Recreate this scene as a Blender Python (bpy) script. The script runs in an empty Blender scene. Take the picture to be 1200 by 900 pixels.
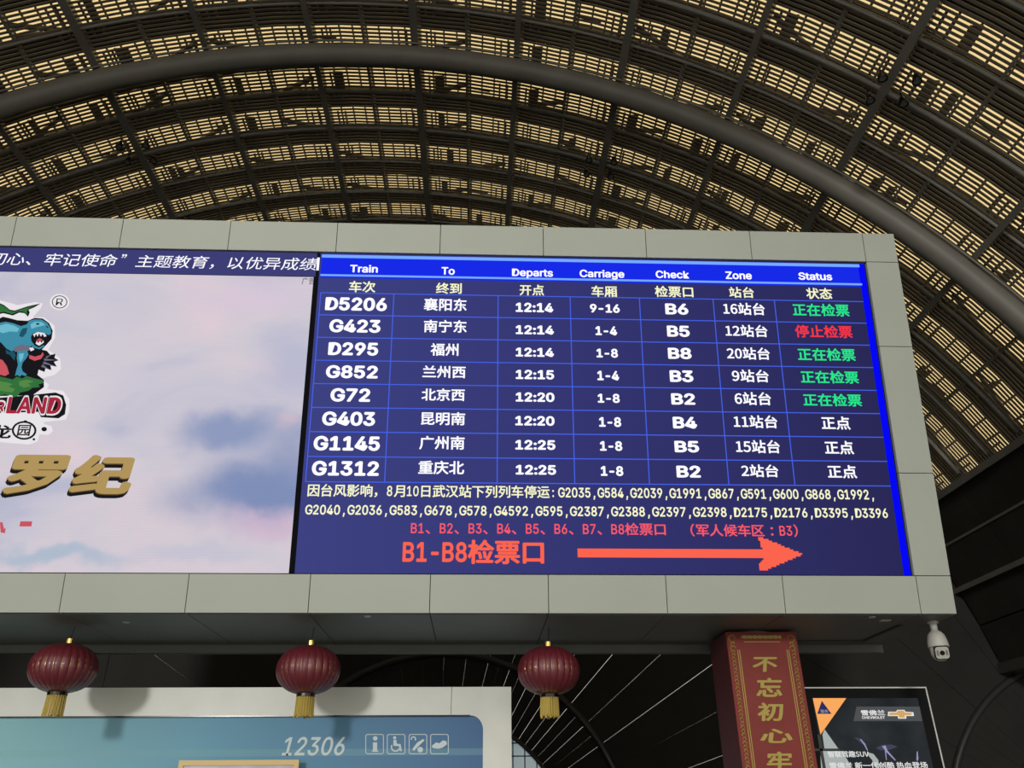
import bpy, math, random
from math import sin, cos, radians, pi, sqrt, atan2
from mathutils import Vector, Matrix
random.seed(7)
sc = bpy.context.scene
COL = sc.collection

# ------------------------------------------------------------------ camera
EYE = Vector((0, 0, 1.6))
F = 950.0
PITCH, ROLL, YAW = 0.48251, -0.008088, 0.043969
fw = Vector((sin(YAW)*cos(PITCH), cos(YAW)*cos(PITCH), sin(PITCH)))
r0 = Vector((cos(YAW), -sin(YAW), 0)); u0 = r0.cross(fw)
rt = r0*cos(ROLL) + u0*sin(ROLL); up = -r0*sin(ROLL) + u0*cos(ROLL)
cd = bpy.data.cameras.new('camera'); cam = bpy.data.objects.new('camera', cd); COL.objects.link(cam)
cd.sensor_width = 36.0; cd.lens = 36.0*F/1200.0; cd.clip_end = 500
m = Matrix((rt, up, -fw)).transposed().to_4x4(); m.translation = EYE
cam.matrix_world = m
sc.camera = cam

# ------------------------------------------------------------------ world, sun, exposure
sc.view_settings.view_transform = 'Standard'; sc.view_settings.look = 'None'
sc.view_settings.gamma = 1.0; sc.view_settings.use_curve_mapping = False
sc.view_settings.exposure = 0.0
try:
    sc.cycles.max_bounces = 8; sc.cycles.transparent_max_bounces = 12
    sc.cycles.diffuse_bounces = 4; sc.cycles.sample_clamp_indirect = 6
    sc.cycles.use_denoising = True
except Exception: pass
w = bpy.data.worlds.new('hazy_sky'); sc.world = w; w.use_nodes = True
bg = w.node_tree.nodes['Background']; bg.inputs[0].default_value = (0.95, 0.92, 0.82, 1); bg.inputs[1].default_value = 1.25

def ray(x, y): return fw + rt*((x-600)/F) - up*((y-450)/F)
sd = ray(876, 1150).normalized()
sl = bpy.data.lights.new('low_sun', 'SUN'); sl.energy = 0.9; sl.angle = radians(5); sl.color = (1.0, 0.98, 0.93)
so = bpy.data.objects.new('low_sun', sl); COL.objects.link(so); so.rotation_euler = sd.to_track_quat('-Z', 'Y').to_euler(); so.location = (-10, -20, 8)

# ------------------------------------------------------------------ helpers
def atY(x, y, Y): d = ray(x, y); return EYE + d*((Y-EYE.y)/d.y)
def atZ(x, y, Z): d = ray(x, y); return EYE + d*((Z-EYE.z)/d.z)
WM = {}
def nodes_mat(name):
    mt = bpy.data.materials.new(name); mt.use_nodes = True
    return mt, mt.node_tree, mt.node_tree.nodes['Principled BSDF']
def lin(c):
    return tuple(((v/255)/12.92 if v/255 <= .04045 else ((v/255+.055)/1.055)**2.4) for v in c)
def mat(name, col, rough=.6, metal=0, noise=0, nscale=4, bump=0, coat=0, spec=None):
    mt, nt, b = nodes_mat(name)
    b.inputs['Base Color'].default_value = (*col, 1); b.inputs['Roughness'].default_value = rough; b.inputs['Metallic'].default_value = metal
    if spec is not None: b.inputs['Specular IOR Level'].default_value = spec
    if coat: b.inputs['Coat Weight'].default_value = coat
    if noise or bump:
        tc = nt.nodes.new('ShaderNodeTexCoord'); n = nt.nodes.new('ShaderNodeTexNoise'); n.inputs['Scale'].default_value = nscale; n.inputs['Detail'].default_value = 6
        nt.links.new(tc.outputs['Object'], n.inputs['Vector'])
        if noise:
            r = nt.nodes.new('ShaderNodeMapRange'); r.inputs[1].default_value = .3; r.inputs[2].default_value = .7; r.inputs[3].default_value = 1-noise; r.inputs[4].default_value = 1+noise
            nt.links.new(n.outputs['Fac'], r.inputs[0])
            v = nt.nodes.new('ShaderNodeVectorMath'); v.operation = 'SCALE'; v.inputs[0].default_value = col
            nt.links.new(r.outputs[0], v.inputs['Scale']); nt.links.new(v.outputs[0], b.inputs['Base Color'])
        if bump:
            bp_ = nt.nodes.new('ShaderNodeBump'); bp_.inputs['Strength'].default_value = bump; nt.links.new(n.outputs['Fac'], bp_.inputs['Height']); nt.links.new(bp_.outputs[0], b.inputs['Normal'])
    return mt
def emit(name, rgb255, s=1.0):
    mt = bpy.data.materials.new(name); mt.use_nodes = True; nt = mt.node_tree; nt.nodes.clear()
    e = nt.nodes.new('ShaderNodeEmission'); e.inputs[0].default_value = (*lin(rgb255), 1); e.inputs[1].default_value = s
    o = nt.nodes.new('ShaderNodeOutputMaterial'); nt.links.new(e.outputs[0], o.inputs[0]); return mt
def tag(o, label=None, cat=None, group=None, kind=None):
    for k, v in (('label', label), ('category', cat), ('group', group), ('kind', kind)):
        if v: o[k] = v
    return o
def empty(name, loc, M=None):
    o = bpy.data.objects.new(name, None); COL.objects.link(o)
    W = M if M is not None else Matrix.Translation(loc)
    o.matrix_world = W; o.empty_display_size = .1; WM[o] = W; return o
def put(name, verts, faces, mt, parent=None, smooth=False, local=False, frame=None):
    """mesh from world-space verts; parent keeps its own frame"""
    W = WM.get(parent, Matrix.Identity(4)) if parent else Matrix.Identity(4)
    if parent is not None and not local:
        Wi = W.inverted(); verts = [Wi @ Vector(v) for v in verts]
    me = bpy.data.meshes.new(name); me.from_pydata([tuple(v) for v in verts], [], faces); me.materials.append(mt)
    if smooth: me.polygons.foreach_set('use_smooth', [True]*len(me.polygons))
    me.update()
    o = bpy.data.objects.new(name, me); COL.objects.link(o)
    if parent is not None: o.parent = parent
    WM[o] = W
    if frame is not None:
        Q = frame.inverted() @ W
        me.transform(Q); o.matrix_local = W.inverted() @ frame; WM[o] = frame
    return o
class MB:
    def __init__(s): s.v = []; s.f = []
    def add(s, v, f):
        n = len(s.v); s.v += [Vector(p) for p in v]; s.f += [tuple(i+n for i in q) for q in f]; return s
    def box(s, a, b):
        (x0, y0, z0), (x1, y1, z1) = a, b
        return s.hexa([(x0,y0,z0),(x1,y0,z0),(x1,y1,z0),(x0,y1,z0),(x0,y0,z1),(x1,y0,z1),(x1,y1,z1),(x0,y1,z1)])
    def hexa(s, p): return s.add(p, [(0,3,2,1),(4,5,6,7),(0,1,5,4),(1,2,6,5),(2,3,7,6),(3,0,4,7)])
    def bar(s, a, b, w, h=None, upv=(0,0,1)):
        a = Vector(a); b = Vector(b); d = (b-a).normalized(); h = h or w
        x = d.cross(Vector(upv)); x = x.normalized() if x.length > 1e-5 else Vector((1,0,0)); y = x.cross(d)
        q = [p+x*(i*w/2)+y*(j*h/2) for p in (a, b) for i, j in ((-1,-1),(1,-1),(1,1),(-1,1))]
        return s.hexa(q)
    def tube(s, pts, r, n=8, cap=True):
        pts = [Vector(p) for p in pts]; rings = []
        ref = Vector((0,1,0)) if abs((pts[1]-pts[0]).normalized().y) < .9 else Vector((1,0,0))
        base = len(s.v)
        for i, p in enumerate(pts):
            d = (pts[min(i+1,len(pts)-1)]-pts[max(i-1,0)]).normalized(); x = d.cross(ref).normalized(); y = x.cross(d)
            rr = r[i] if isinstance(r, (list, tuple)) else r
            s.v += [p + x*cos(2*pi*k/n)*rr + y*sin(2*pi*k/n)*rr for k in range(n)]
        for i in range(len(pts)-1):
            for k in range(n):
                a = base+i*n+k; b = base+i*n+(k+1)%n; s.f.append((a, b, b+n, a+n))
        if cap: s.f.append(tuple(base+k for k in range(n))[::-1]); s.f.append(tuple(base+(len(pts)-1)*n+k for k in range(n)))
        return s
    def lathe(s, prof, n=24, c=(0,0,0)):
        base = len(s.v)
        for r, z in prof: s.v += [Vector((c[0]+r*cos(2*pi*k/n), c[1]+r*sin(2*pi*k/n), c[2]+z)) for k in range(n)]
        for i in range(len(prof)-1):
            for k in range(n):
                a = base+i*n+k; b = base+i*n+(k+1)%n; s.f.append((a, b, b+n, a+n))
        return s
    def put(s, name, mt, parent=None, smooth=False, local=False, frame=None): return put(name, s.v, s.f, mt, parent, smooth, local, frame)

# text outlines -> flat 2D triangles
_tc = {}
_fd = bpy.utils.system_resource('DATAFILES')+'/fonts/'
def _font(n):
    try: return bpy.data.fonts.load(_fd+n)
    except Exception: return None
F_LAT, F_CJK = _font('Inter.woff2'), _font('Noto Sans CJK Regular.woff2')     # Blender's own bundled typefaces
_ts = bpy.data.scenes.new('type_setting')
def _raw(txt, off, font):
    cu = bpy.data.curves.new('lettering', 'FONT'); cu.body = txt; cu.size = 1; cu.offset = off; cu.resolution_u = 3; cu.fill_mode = 'FRONT'
    if font: cu.font = font
    ob = bpy.data.objects.new('lettering', cu); _ts.collection.objects.link(ob)
    vl = _ts.view_layers[0]; vl.update(); me = bpy.data.meshes.new_from_object(ob.evaluated_get(vl.depsgraph))
    v = [(p.co.x, p.co.y) for p in me.vertices]; f = [tuple(q.vertices) for q in me.polygons]
    bpy.data.objects.remove(ob); bpy.data.curves.remove(cu); bpy.data.meshes.remove(me)
    return v, f
_em = {}; _ncopy = {}
def glyphs(txt, bold=0.0):
    """outline of a text in em units; bold = stroke growth in em"""
    key = (txt, bold)
    if key in _tc: return _tc[key]
    cjk = any(ord(c) > 0x2000 for c in txt); font = F_CJK if cjk else F_LAT
    if cjk not in _em:
        v, f = _raw('国' if cjk else 'H', 0, font); ys = [p[1] for p in v]
        _em[cjk] = (max(ys)-min(ys))/(.90 if cjk else .727)
    em = _em[cjk]
    v, f = _raw(txt, 0, font); v = [(x/em, y/em) for x, y in v]
    if bold > .001:
        V_ = []; Fc = []; d = bold; sh = [(0,0)]+[(d*cos(k*pi/4), d*.85*sin(k*pi/4)) for k in range(8)]
        if d > .03: sh += [(d*.5*cos(k*pi/2), d*.45*sin(k*pi/2)) for k in range(4)]
        for dx, dy in sh:
            n = len(V_); V_ += [(x+dx, y+dy) for x, y in v]; Fc += [tuple(k+n for k in q) for q in f]
        _ncopy[len(V_)] = len(sh)
        v, f = V_, Fc
    _tc[key] = (v, f); return v, f
def fitbox(txt, a0, a1, b0, b1, bold=0.0, shear=0.0):
    """glyph triangles scaled to fill the rectangle a0..a1 x b0..b1"""
    v, f = glyphs(txt, bold); v = [(x+shear*y, y) for x, y in v]
    xs = [p[0] for p in v]; ys = [p[1] for p in v]; X0, X1, Y0, Y1 = min(xs), max(xs), min(ys), max(ys)
    return [(a0+(x-X0)/(X1-X0)*(a1-a0), b0+(y-Y0)/(Y1-Y0)*(b1-b0)) for x, y in v], f
def mono(txt, a0, cell, base, bold=0.0, shear=0.0, asc=.82, ysc=1.0):
    """fixed-pitch line: ASCII one cell wide, CJK two cells"""
    V = []; Fc = []; a = a0; em = cell*2
    for ch in txt:
        wide = ord(ch) > 0x2000 and ch not in '”'
        wc = cell*2 if (wide or ch == '”') else cell
        if ch.strip():
            v, f = glyphs(ch, bold); xs = [p[0] for p in v]; mid = (min(xs)+max(xs))/2
            s = em*.98 if wide else em*.76
            sy = em*.98*ysc if wide else em*1.02*ysc
            c = a+wc/2
            if ch in '、，': c = a+wc*.22
            if ch == '”': c = a+wc*.26
            if ch == '（': c = a+wc*.78
            if ch == '）': c = a+wc*.22
            if ch in '1': pass
            n = len(V); V += [(c+(x-mid)*s+shear*y*sy, base+y*sy) for x, y in v]; Fc += [tuple(i+n for i in q) for q in f]
        a += wc
    return V, Fc

# ------------------------------------------------------------------ materials
M = {}
M['slat'] = mat('dark_bronze_slat', (.17,.15,.12), .6)
M['steel'] = mat('painted_roof_steel', (.19,.18,.16), .5, .05, noise=.15, nscale=1.5)
M['tube'] = mat('grey_painted_tube', (.17,.16,.14), .5, .0, noise=.12, nscale=1)
M['deck'] = mat('dark_roof_deck', (.05,.045,.04), .8)
M['wall'] = mat('charcoal_wall_panel', (.027,.026,.024), .7, 0, noise=.15, nscale=.7, spec=.2)
M['lining'] = mat('dark_lining_panel', (.035,.032,.028), .6, 0, noise=.2, nscale=1, spec=.2)
M['wallrim'] = mat('dark_arch_rim', (.035,.035,.036), .35)
M['floor'] = mat('polished_stone_floor', (.22,.21,.19), .3, 0, noise=.1, nscale=2)
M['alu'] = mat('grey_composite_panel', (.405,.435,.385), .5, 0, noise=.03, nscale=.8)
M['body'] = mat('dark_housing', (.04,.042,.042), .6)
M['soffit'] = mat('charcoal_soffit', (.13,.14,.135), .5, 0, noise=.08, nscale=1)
M['bezel'] = mat('black_bezel', (.006,.006,.008), .9, spec=.05)
M['red'] = mat('red_lantern_cloth', (.13,.012,.022), .5, 0, noise=.06, nscale=30, coat=.35)
M['gold'] = mat('polished_gold', (.95,.66,.22), .22, 1)
M['goldcloth'] = mat('gold_thread', (.62,.47,.12), .6, .1)
M['cord'] = mat('dark_cord', (.02,.02,.02), .8)
M['white'] = mat('white_painted_metal', (.74,.755,.70), .4, 0, noise=.06, nscale=1.5)
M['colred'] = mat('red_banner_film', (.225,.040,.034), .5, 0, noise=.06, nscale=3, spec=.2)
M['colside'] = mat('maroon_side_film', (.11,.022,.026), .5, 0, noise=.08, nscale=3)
M['colgold'] = mat('olive_gold_print', (.42,.33,.07), .5, .2)
M['pillar'] = mat('grey_pillar', (.2,.2,.19), .5)
M['camw'] = mat('camera_white_plastic', (.50,.49,.45), .4)
M['matte'] = mat('matte_black_metal', (.008,.008,.009), .7, spec=.15)
M['giltframe'] = mat('gilt_frame', (.72,.52,.22), .5)
M['black'] = mat('gloss_black', (.006,.006,.007), .15)
M['greyprint'] = mat('pale_grey_print', (.62,.72,.74), .5)
def glass(name, tint, t=.92):
    mt = bpy.data.materials.new(name); mt.use_nodes = True; nt = mt.node_tree; nt.nodes.clear()
    tr = nt.nodes.new('ShaderNodeBsdfTransparent'); tr.inputs[0].default_value = (*tint, 1)
    gl = nt.nodes.new('ShaderNodeBsdfGlossy'); gl.inputs['Roughness'].default_value = .1
    mx = nt.nodes.new('ShaderNodeMixShader'); mx.inputs[0].default_value = 1-t
    o = nt.nodes.new('ShaderNodeOutputMaterial'); nt.links.new(tr.outputs[0], mx.inputs[1]); nt.links.new(gl.outputs[0], mx.inputs[2]); nt.links.new(mx.outputs[0], o.inputs[0]); return mt
M['sky_glass'] = glass('warm_rooflight_glass', (.95,.83,.60))
M['win_glass'] = glass('tinted_window_glass', (.42,.48,.52))

# ------------------------------------------------------------------ setting
CX, CZ, RS = -3.31, 1.6-.99, 20.3
def cyl(a, r, y): a = radians(a); return Vector((CX+r*sin(a), y, CZ+r*cos(a)))
Y0R, Y1R, YW = -2.0, 26.0, 26.0
fl = MB().box((-32,-25,-.2),(32,YW+.3,0)).put('floor', M['floor']); tag(fl, kind='structure')
ceil = MB()
A0, A1 = -76, 76
def arc(mb, r0_, r1_, a0, a1, y0, y1, step=3.0):
    n = max(1, round((a1-a0)/step))
    b = len(mb.v)
    for i in range(n+1):
        a = a0+(a1-a0)*i/n
        mb.v += [cyl(a,r0_,y0), cyl(a,r0_,y1), cyl(a,r1_,y1), cyl(a,r1_,y0)]
    for i in range(n):
        p = b+4*i
        for k in range(4): mb.f.append((p+k, p+(k+1)%4, p+4+(k+1)%4, p+4+k))
    mb.f.append((b,b+3,b+2,b+1)); e = b+4*n; mb.f.append((e,e+1,e+2,e+3))
# opaque strips of deck between the rooflights; the rooflights stop at 63 degrees
RD = RS+.55
PB, OB, W0 = 1.547, .80, 14.72          # band pitch, open width, centre of one open band
bands = [W0+PB*k for k in range(-10, 8)]
bands = [b for b in bands if b-OB/2 > Y0R and b+OB/2 < Y1R]
edges = [Y0R]
for b in bands: edges += [b-OB/2, b+OB/2]
edges.append(Y1R)
for i in range(0, len(edges), 2): arc(ceil, RD, RD+.12, -55.6, 61.6, edges[i], edges[i+1], 4)
arc(ceil, RD, RD+.12, 61.6, A1, Y0R, Y1R, 4); arc(ceil, RD, RD+.12, A0, -55.6, Y0R, Y1R, 4)
CE = empty('ceiling', (0,0,0)); tag(CE, kind='structure')
ceil.put('roof_deck', M['deck'], CE)
zs = cyl(A1,RS,0).z; xs_ = cyl(A1,RS,0).x; xl_ = cyl(A0,RS,0).x
MB().box((xs_-.1,Y0R,zs-.3),(32,YW,zs)).put('aisle_ceiling', M['deck'], CE)
MB().box((-32,Y0R,zs-.3),(xl_+.1,YW,zs)).put('aisle_ceiling', M['deck'], CE)
# fine slats, far too many to count
sl_ = MB(); y = Y0R+.1; n = 0
while y < Y1R-.1:
    arc(sl_, RS-.014, RS+.016, -56, 61.8, y-.029, y+.029, 5); y += .1285
tag(sl_.put('ceiling_slats', M['slat'], CE), kind='stuff')
MAJ = [-64.5,-55.6,-46.7,-38.0,-29.4,-20.9,-12.6,-4.4,3.84,12.05,20.5,29.5,38.7,50.0,61.6,69.2]
for a0, a1 in ((61.8,65.4),(65.4,69.2),(69.2,72.6),(72.6,76),(-60.8,-56),(-65.8,-60.8),(-70.8,-65.8),(-76,-70.8)):
    yy = Y0R
    while yy < Y1R-.1:
        mb = MB(); arc(mb, RS-.02, RS+.02, a0+.06, a1-.06, yy+.02, min(yy+3.1, Y1R)-.02, 4); mb.put('lining_panel', M['lining'], CE); yy += 3.1
PRIM = {-20.9, 20.5, 38.7, -38.0, 3.84, 61.6}
def lon(a, r0_, r1_, wd, name, mt):
    p = []
    da = math.degrees(wd/2/RS)
    mb = MB().hexa([cyl(a-da,r0_,Y0R),cyl(a+da,r0_,Y0R),cyl(a+da,r0_,Y1R),cyl(a-da,r0_,Y1R),cyl(a-da,r1_,Y0R),cyl(a+da,r1_,Y0R),cyl(a+da,r1_,Y1R),cyl(a-da,r1_,Y1R)])
    return mb.put(name, mt, CE)
for i, a in enumerate(MAJ):
    lon(a, RS-.2, RS+.5, .2 if a in PRIM else .15, 'purlin', M['steel'])
    if i < len(MAJ)-1: lon((a+MAJ[i+1])/2, RS-.06, RS+.3, .07, 'secondary_purlin', M['steel'])
# main tubular arch rib, and slim arch tubes under each closed strip
def arch_tube(name, r, rad, y, mt, n=16, a0=-76, a1=76):
    return MB().tube([cyl(a0+(a1-a0)*i/76, r, y) for i in range(77)], rad, n).put(name, mt, CE, smooth=True)
arch_tube('arch_rib', 19.76, .30, 16.0, M['tube'], 20)
arch_tube('rib_flange', 20.05, .035, 15.78, M['tube'], 6)
arch_tube('arch_rib', 19.76, .30, 4.0, M['tube'], 20)
for k, b in enumerate(bands):
    if b < 6: continue
    yy = (b+OB/2)*.970+.05
    if abs(yy-16.4) < .75: continue
    arch_tube('slim_arch_tube', RS-.10, .065 if k % 2 else .045, yy, M['steel'], 8, -56, 61)
# rooflight panes, mullions, lattice and braces above the slats
mul = MB(); lat = MB(); np_ = 0
for b in bands:
    for i in range(len(MAJ)-1):
        a0, a1 = MAJ[i], MAJ[i+1]
        if a0 < -56 or a1 > 62: continue
        if b > 8 or True:
            mb = MB(); arc(mb, RD+.03, RD+.045, a0, a1, b-OB/2-.02, b+OB/2+.02, 4); mb.put('rooflight_pane', M['sky_glass'], CE)
        for j in range(1, 8):
            a = a0+(a1-a0)*j/8
            p = cyl(a, RD-.02, b-OB/2); q = cyl(a, RD-.02, b+OB/2); mul.bar(p, q, .045 if j != 4 else .08, .05)
        for sgn, aa in ((1, a0), (-1, a1)):
            for t in (.8, 1.45):
                a = aa+sgn*t
                lat.bar(cyl(a, RS+.25, b-OB/2-.1), cyl(a, RS+.25, b+OB/2+.1), .05)
        for t in (.3, .62):
            yy = b-OB/2+OB*t
            if random.random() < .45:
                s0 = random.choice((0, .5)); lat.bar(cyl(a0+(a1-a0)*s0, RS+.3, yy), cyl(a0+(a1-a0)*(s0+.22), RS+.3, yy+.05), .05)
        if b > 9:
            t = random.random()
            r1_, r2_ = RS+.12, RS+.45
            s0 = random.choice((0.05, .5)); s1 = s0+.42
            if random.random() < .5: s0, s1 = s1, s0
            if t < .75:
                MB().bar(cyl(a0+(a1-a0)*s0, r1_, b-OB*.5), cyl(a0+(a1-a0)*s1, r2_, b+OB*.5), .10).put('brace', M['steel'], CE)
            if random.random() < .6:
                a = a0+(a1-a0)*random.choice((.17,.2,.24)); lat.bar(cyl(a, RS+.3, b-OB*.58), cyl(a, RS+.3, b+OB*.58), random.choice((.2,.3)), .05)
            if random.random() < .3:
                s = random.choice((.28,.34,.62,.7,.8)); a = a0+(a1-a0)*s
                lat.bar(cyl(a, RS+.3, b-OB*.55), cyl(a, RS+.3, b+OB*.55), .22, .05)
tag(mul.put('rooflight_mullions', M['steel'], CE), kind='stuff')
tag(lat.put('truss_lattice', M['steel'], CE), kind='stuff')

# spotlights hung in fours round the roof nodes
SP = empty('spotlight', (0,0,0))
tag(SP, 'x', 'spotlight', 'spotlights under the roof purlins')
c_ = MB().tube([(0,0,.34),(0,0,.14)], .02, 6).put('bracket', M['black'], SP, local=True)
c_ = MB().lathe([(0,.16),(.07,.15),(.085,.08),(.13,-.08),(.135,-.12),(.12,-.12),(.10,-.08),(0,-.06)], 14).put('lamp_housing', M['black'], SP, local=True, smooth=True)
c_ = MB().lathe([(0,-.095),(.095,-.095)], 14).put('lens', M['pillar'], SP, local=True)
spots = [(1045,101,38.7,'right-hand roof node'),(703,193,20.5,'middle roof node'),(161,176,-20.9,'left roof node')]
def on_cyl(x, y, r):
    d = ray(x, y); ox, oz = EYE.x-CX, EYE.z-CZ
    a = d.x**2+d.z**2; b = 2*(d.x*ox+d.z*oz); c = ox*ox+oz*oz-r*r
    return EYE+d*((-b+sqrt(b*b-4*a*c))/2/a)
first = True
for sx, sy, a, wh in spots:
    P = on_cyl(sx, sy, RS-.45)
    for ix, iy, nm in ((-.38,-.32,'near left'),(.38,-.32,'near right'),(-.38,.32,'far left'),(.38,.32,'far right')):
        if first: o = SP; first = False
        else:
            o = SP.copy(); COL.objects.link(o)
            for ch in list(SP.children): c2 = ch.copy(); COL.objects.link(c2); c2.parent = o
        o.matrix_world = Matrix.Translation(P+Vector((ix, iy, -.05 if ix*a < 0 else -.05-.2*abs(ix)))) @ Matrix.Scale(.82, 4)
        o['label'] = 'small black spotlight, %s of the four at the %s' % (nm, wh)

# end wall with arched openings and radiating panel seams
WB = empty('wall_back', (0, YW, 0)); tag(WB, kind='structure')
c1 = atY(513, 1010, YW); R1 = atY(513, 766, YW).z-c1.z
ri = (atY(606, 868, YW)-c1).length
c2 = atY(1345, 1010, YW)
XM = (c1.x+c2.x)/2; XL = c1.x-(XM-c1.x); ZT = 7.2
def slab(poly, y0, y1, name, mt, parent=WB):
    n = len(poly); v = [Vector((x, y0, z)) for x, z in poly]+[Vector((x, y1, z)) for x, z in poly]
    f = [tuple(range(n))[::-1], tuple(range(n, 2*n))]+[(i, (i+1) % n, n+(i+1) % n, n+i) for i in range(n)]
    return put(name, v, f, mt, parent)
def polar(c, r, a): a = radians(a); return (c.x+r*sin(a), c.z+r*cos(a))
def wallpt(c, a, x0, x1, z1):
    s, k = sin(radians(a)), cos(radians(a)); t = 1e9
    if s > 1e-6: t = min(t, (x1-c.x)/s)
    if s < -1e-6: t = min(t, (x0-c.x)/s)
    if k > 1e-6: t = min(t, (z1-c.z)/k)
    return t
def arch_bay(c, x0, x1, dark=False):
    st = 3.62
    for i in range(-25, 25):
        a0, a1 = i*st, (i+1)*st
        g = .042 if i % 2 else .014
        slab([polar(c,ri,a0+.015),polar(c,ri,a1-g),polar(c,R1-.05,a1-g),polar(c,R1-.05,a0+.015)], YW-.02, YW+.1, 'ring_panel', M['wall'])
    n = 50; rim = MB()
    for r_, wd, dy in ((R1, .22, .22), (ri, .12, .3)):
        pts = [Vector((polar(c,r_,-90+180*i/n)[0], YW-.05, polar(c,r_,-90+180*i/n)[1])) for i in range(n+1)]
        MB().tube(pts, wd/2, 8).put('arch_rim', M['wallrim'], WB, smooth=True)
    ca = [math.degrees(atan2(x1-c.x, ZT-c.z)), math.degrees(atan2(x0-c.x, ZT-c.z))]
    st = 7.24
    for i in range(-13, 13):
        a0, a1 = i*st, (i+1)*st
        a0_, a1_ = max(a0,-90)+.012, min(a1,90)-(.036 if i % 2 else .016)
        if a1_ <= a0_: continue
        if a1_-a0_ < .2: continue
        p = [polar(c,R1+.02,a0_)]; p.append(polar(c,wallpt(c,a0_,x0,x1,ZT),a0_))
        for q in sorted(ca):
            if a0_ < q < a1_: p.append(polar(c,wallpt(c,q,x0,x1,ZT),q))
        p += [polar(c,wallpt(c,a1_,x0,x1,ZT),a1_), polar(c,R1+.02,a1_)]
        slab(p, YW-.02+(.015 if i % 2 else 0), YW+.1, 'wall_panel', M['wall'])
arch_bay(c1, XL, XM); arch_bay(c2, XM, c2.x+(c2.x-XM))
MB().box((-32,YW-.02,0),(XL-.02,YW+.1,ZT)).put('wall_panel', M['wall'], WB)
for x0, x1 in ((XL, XM), (XM, 32)):
    if c1.z > 0.05: MB().box((x0,YW-.02,0),(min(x1,32),YW+.1,min(c1.z,.0+c1.z))).put('plinth_panel', M['wall'], WB) if False else None
# lunette above, clipped by the roof arc
lun = [(CX+(RS+.6)*sin(radians(a)), CZ+(RS+.6)*cos(radians(a))) for a in range(-72, 73, 4) if CZ+(RS+.6)*cos(radians(a)) > ZT]
slab([(lun[-1][0]+4, ZT)]+[p for p in lun[::-1]]+[(lun[0][0]-4, ZT)], YW, YW+.1, 'lunette_panel', M['wall'])
# horizontal joints pressed into the far wall above the arches are left to the material
# dark sheet stands in for the shadowed interior of the second arch
slab([polar(c2,ri,a) for a in range(-90,91,6)], YW+.5, YW+.55, 'dark_interior_sheet', M['body'])
W1 = slab([polar(c1,ri,a) for a in range(-90,91,6)], YW+.15, YW+.18, 'window_1', M['win_glass'], None); tag(W1, kind='structure')
WM[W1] = Matrix.Identity(4)
for k in range(-14, 15):
    x = c1.x+k*.35
    h = ri*ri-(k*.35)**2
    if h > 0: MB().bar((x,YW+.12,max(c1.z,0)),(x,YW+.12,c1.z+sqrt(h)),.035).put('mullion', M['black'], W1)
for k in range(0, 14):
    z = c1.z+.2+k*.35; h = ri*ri-(z-c1.z)**2
    if h > 0 and z > 0: MB().bar((c1.x-sqrt(h),YW+.12,z),(c1.x+sqrt(h),YW+.12,z),.035).put('mullion', M['black'], W1)
for s, nm in ((-1,'wall_left'),(1,'wall_right')):
    tag(MB().box((s*32-.15,Y0R,0),(s*32+.15,YW+.1,zs)).put(nm, M['wall']), kind='structure')

# ------------------------------------------------------------------ display board
BE, ZB, YB = 0.163257, 1.6+2.5164, 12.0; UB0 = -11.6
sB, cB = sin(BE), cos(BE)
MBD = Matrix(((1,0,0,0),(0,-sB,-cB,YB),(0,cB,-sB,ZB),(0,0,0,1)))
BD = empty('display_board', ((UB0+7.109)/2, YB+1.3, ZB))
tag(BD, 'long grey panelled display board carrying a train timetable screen and a pale advert screen', 'display board')
BN = Vector((0,-cB,-sB)); BO = Vector((0,YB,ZB)); BV = Vector((0,-sB,cB))
def bp(x, y):
    d = ray(x, y); P = EYE+d*((BO-EYE).dot(BN)/d.dot(BN)); q = P-BO; return (q.x, q.dot(BV))
def bw(u, v, wv=0.0): return BO+Vector((u,0,0))+BV*v+BN*wv
U_DIV, U_LED, U_FR, V1, V2, V3 = -2.689, 6.549, 7.109, .5545, 5.7846, 6.3345
UL = -11.6; ULED = -11.0
# body (horizontal underside reaching back)
YBK = 14.65
zt = bw(0,V3).z; yt = bw(0,V3).y
prof = [bw(0,0,-.03), bw(0,V3,-.03), Vector((0,YBK,zt+.02)), Vector((0,YBK,ZB+.03))]
prof[0].z = ZB+.03
v = [Vector((UL+.02,p.y,p.z)) for p in prof]+[Vector((U_FR-.02,p.y,p.z)) for p in prof]
put('housing', v, [(0,1,2,3),(7,6,5,4),(0,4,5,1),(1,5,6,2),(2,6,7,3),(3,7,4,0)], M['body'], BD)
# fascia panels with open joints
def plate(u0_, u1_, v0_, v1_, w0, w1, name, mt, parent=BD, frame=None):
    g = .006
    pts = [(u0_+g, v0_+g),(u1_-g, v0_+g),(u1_-g, v1_-g),(u0_+g, v1_-g)]
    mb = MB().hexa([bw(a,b,w0) for a,b in pts]+[bw(a,b,w1) for a,b in pts])
    return mb.put(name, mt, parent, frame=frame)
def pu(x, y): return bp(x, y)[0]
topj = [pu(18,270), pu(143,275), pu(269,280), pu(395,280), pu(516,282), pu(636.5,284), pu(756.5,287), pu(879,289), U_LED]
stp = topj[2]-topj[1]
j = topj[0]
while j > UL: j -= stp; topj.insert(0, max(j, UL))
for a, b in zip(topj, topj[1:]): plate(a, b, V2, V3, -.03, .035, 'fascia_panel', M['alu'])
botj = [pu(74,696), pu(220,696), pu(363,696), pu(504,696), pu(642.5,696), pu(780.5,696), pu(917.5,696), pu(1075,698)]
stp = botj[2]-botj[1]; j = botj[0]
while j > UL: j -= stp; botj.insert(0, max(j, UL))
botj.append(U_FR)
for a, b in zip(botj, botj[1:]): plate(a, b, 0, V1, -.03, .035, 'fascia_panel', M['alu'])
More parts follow.
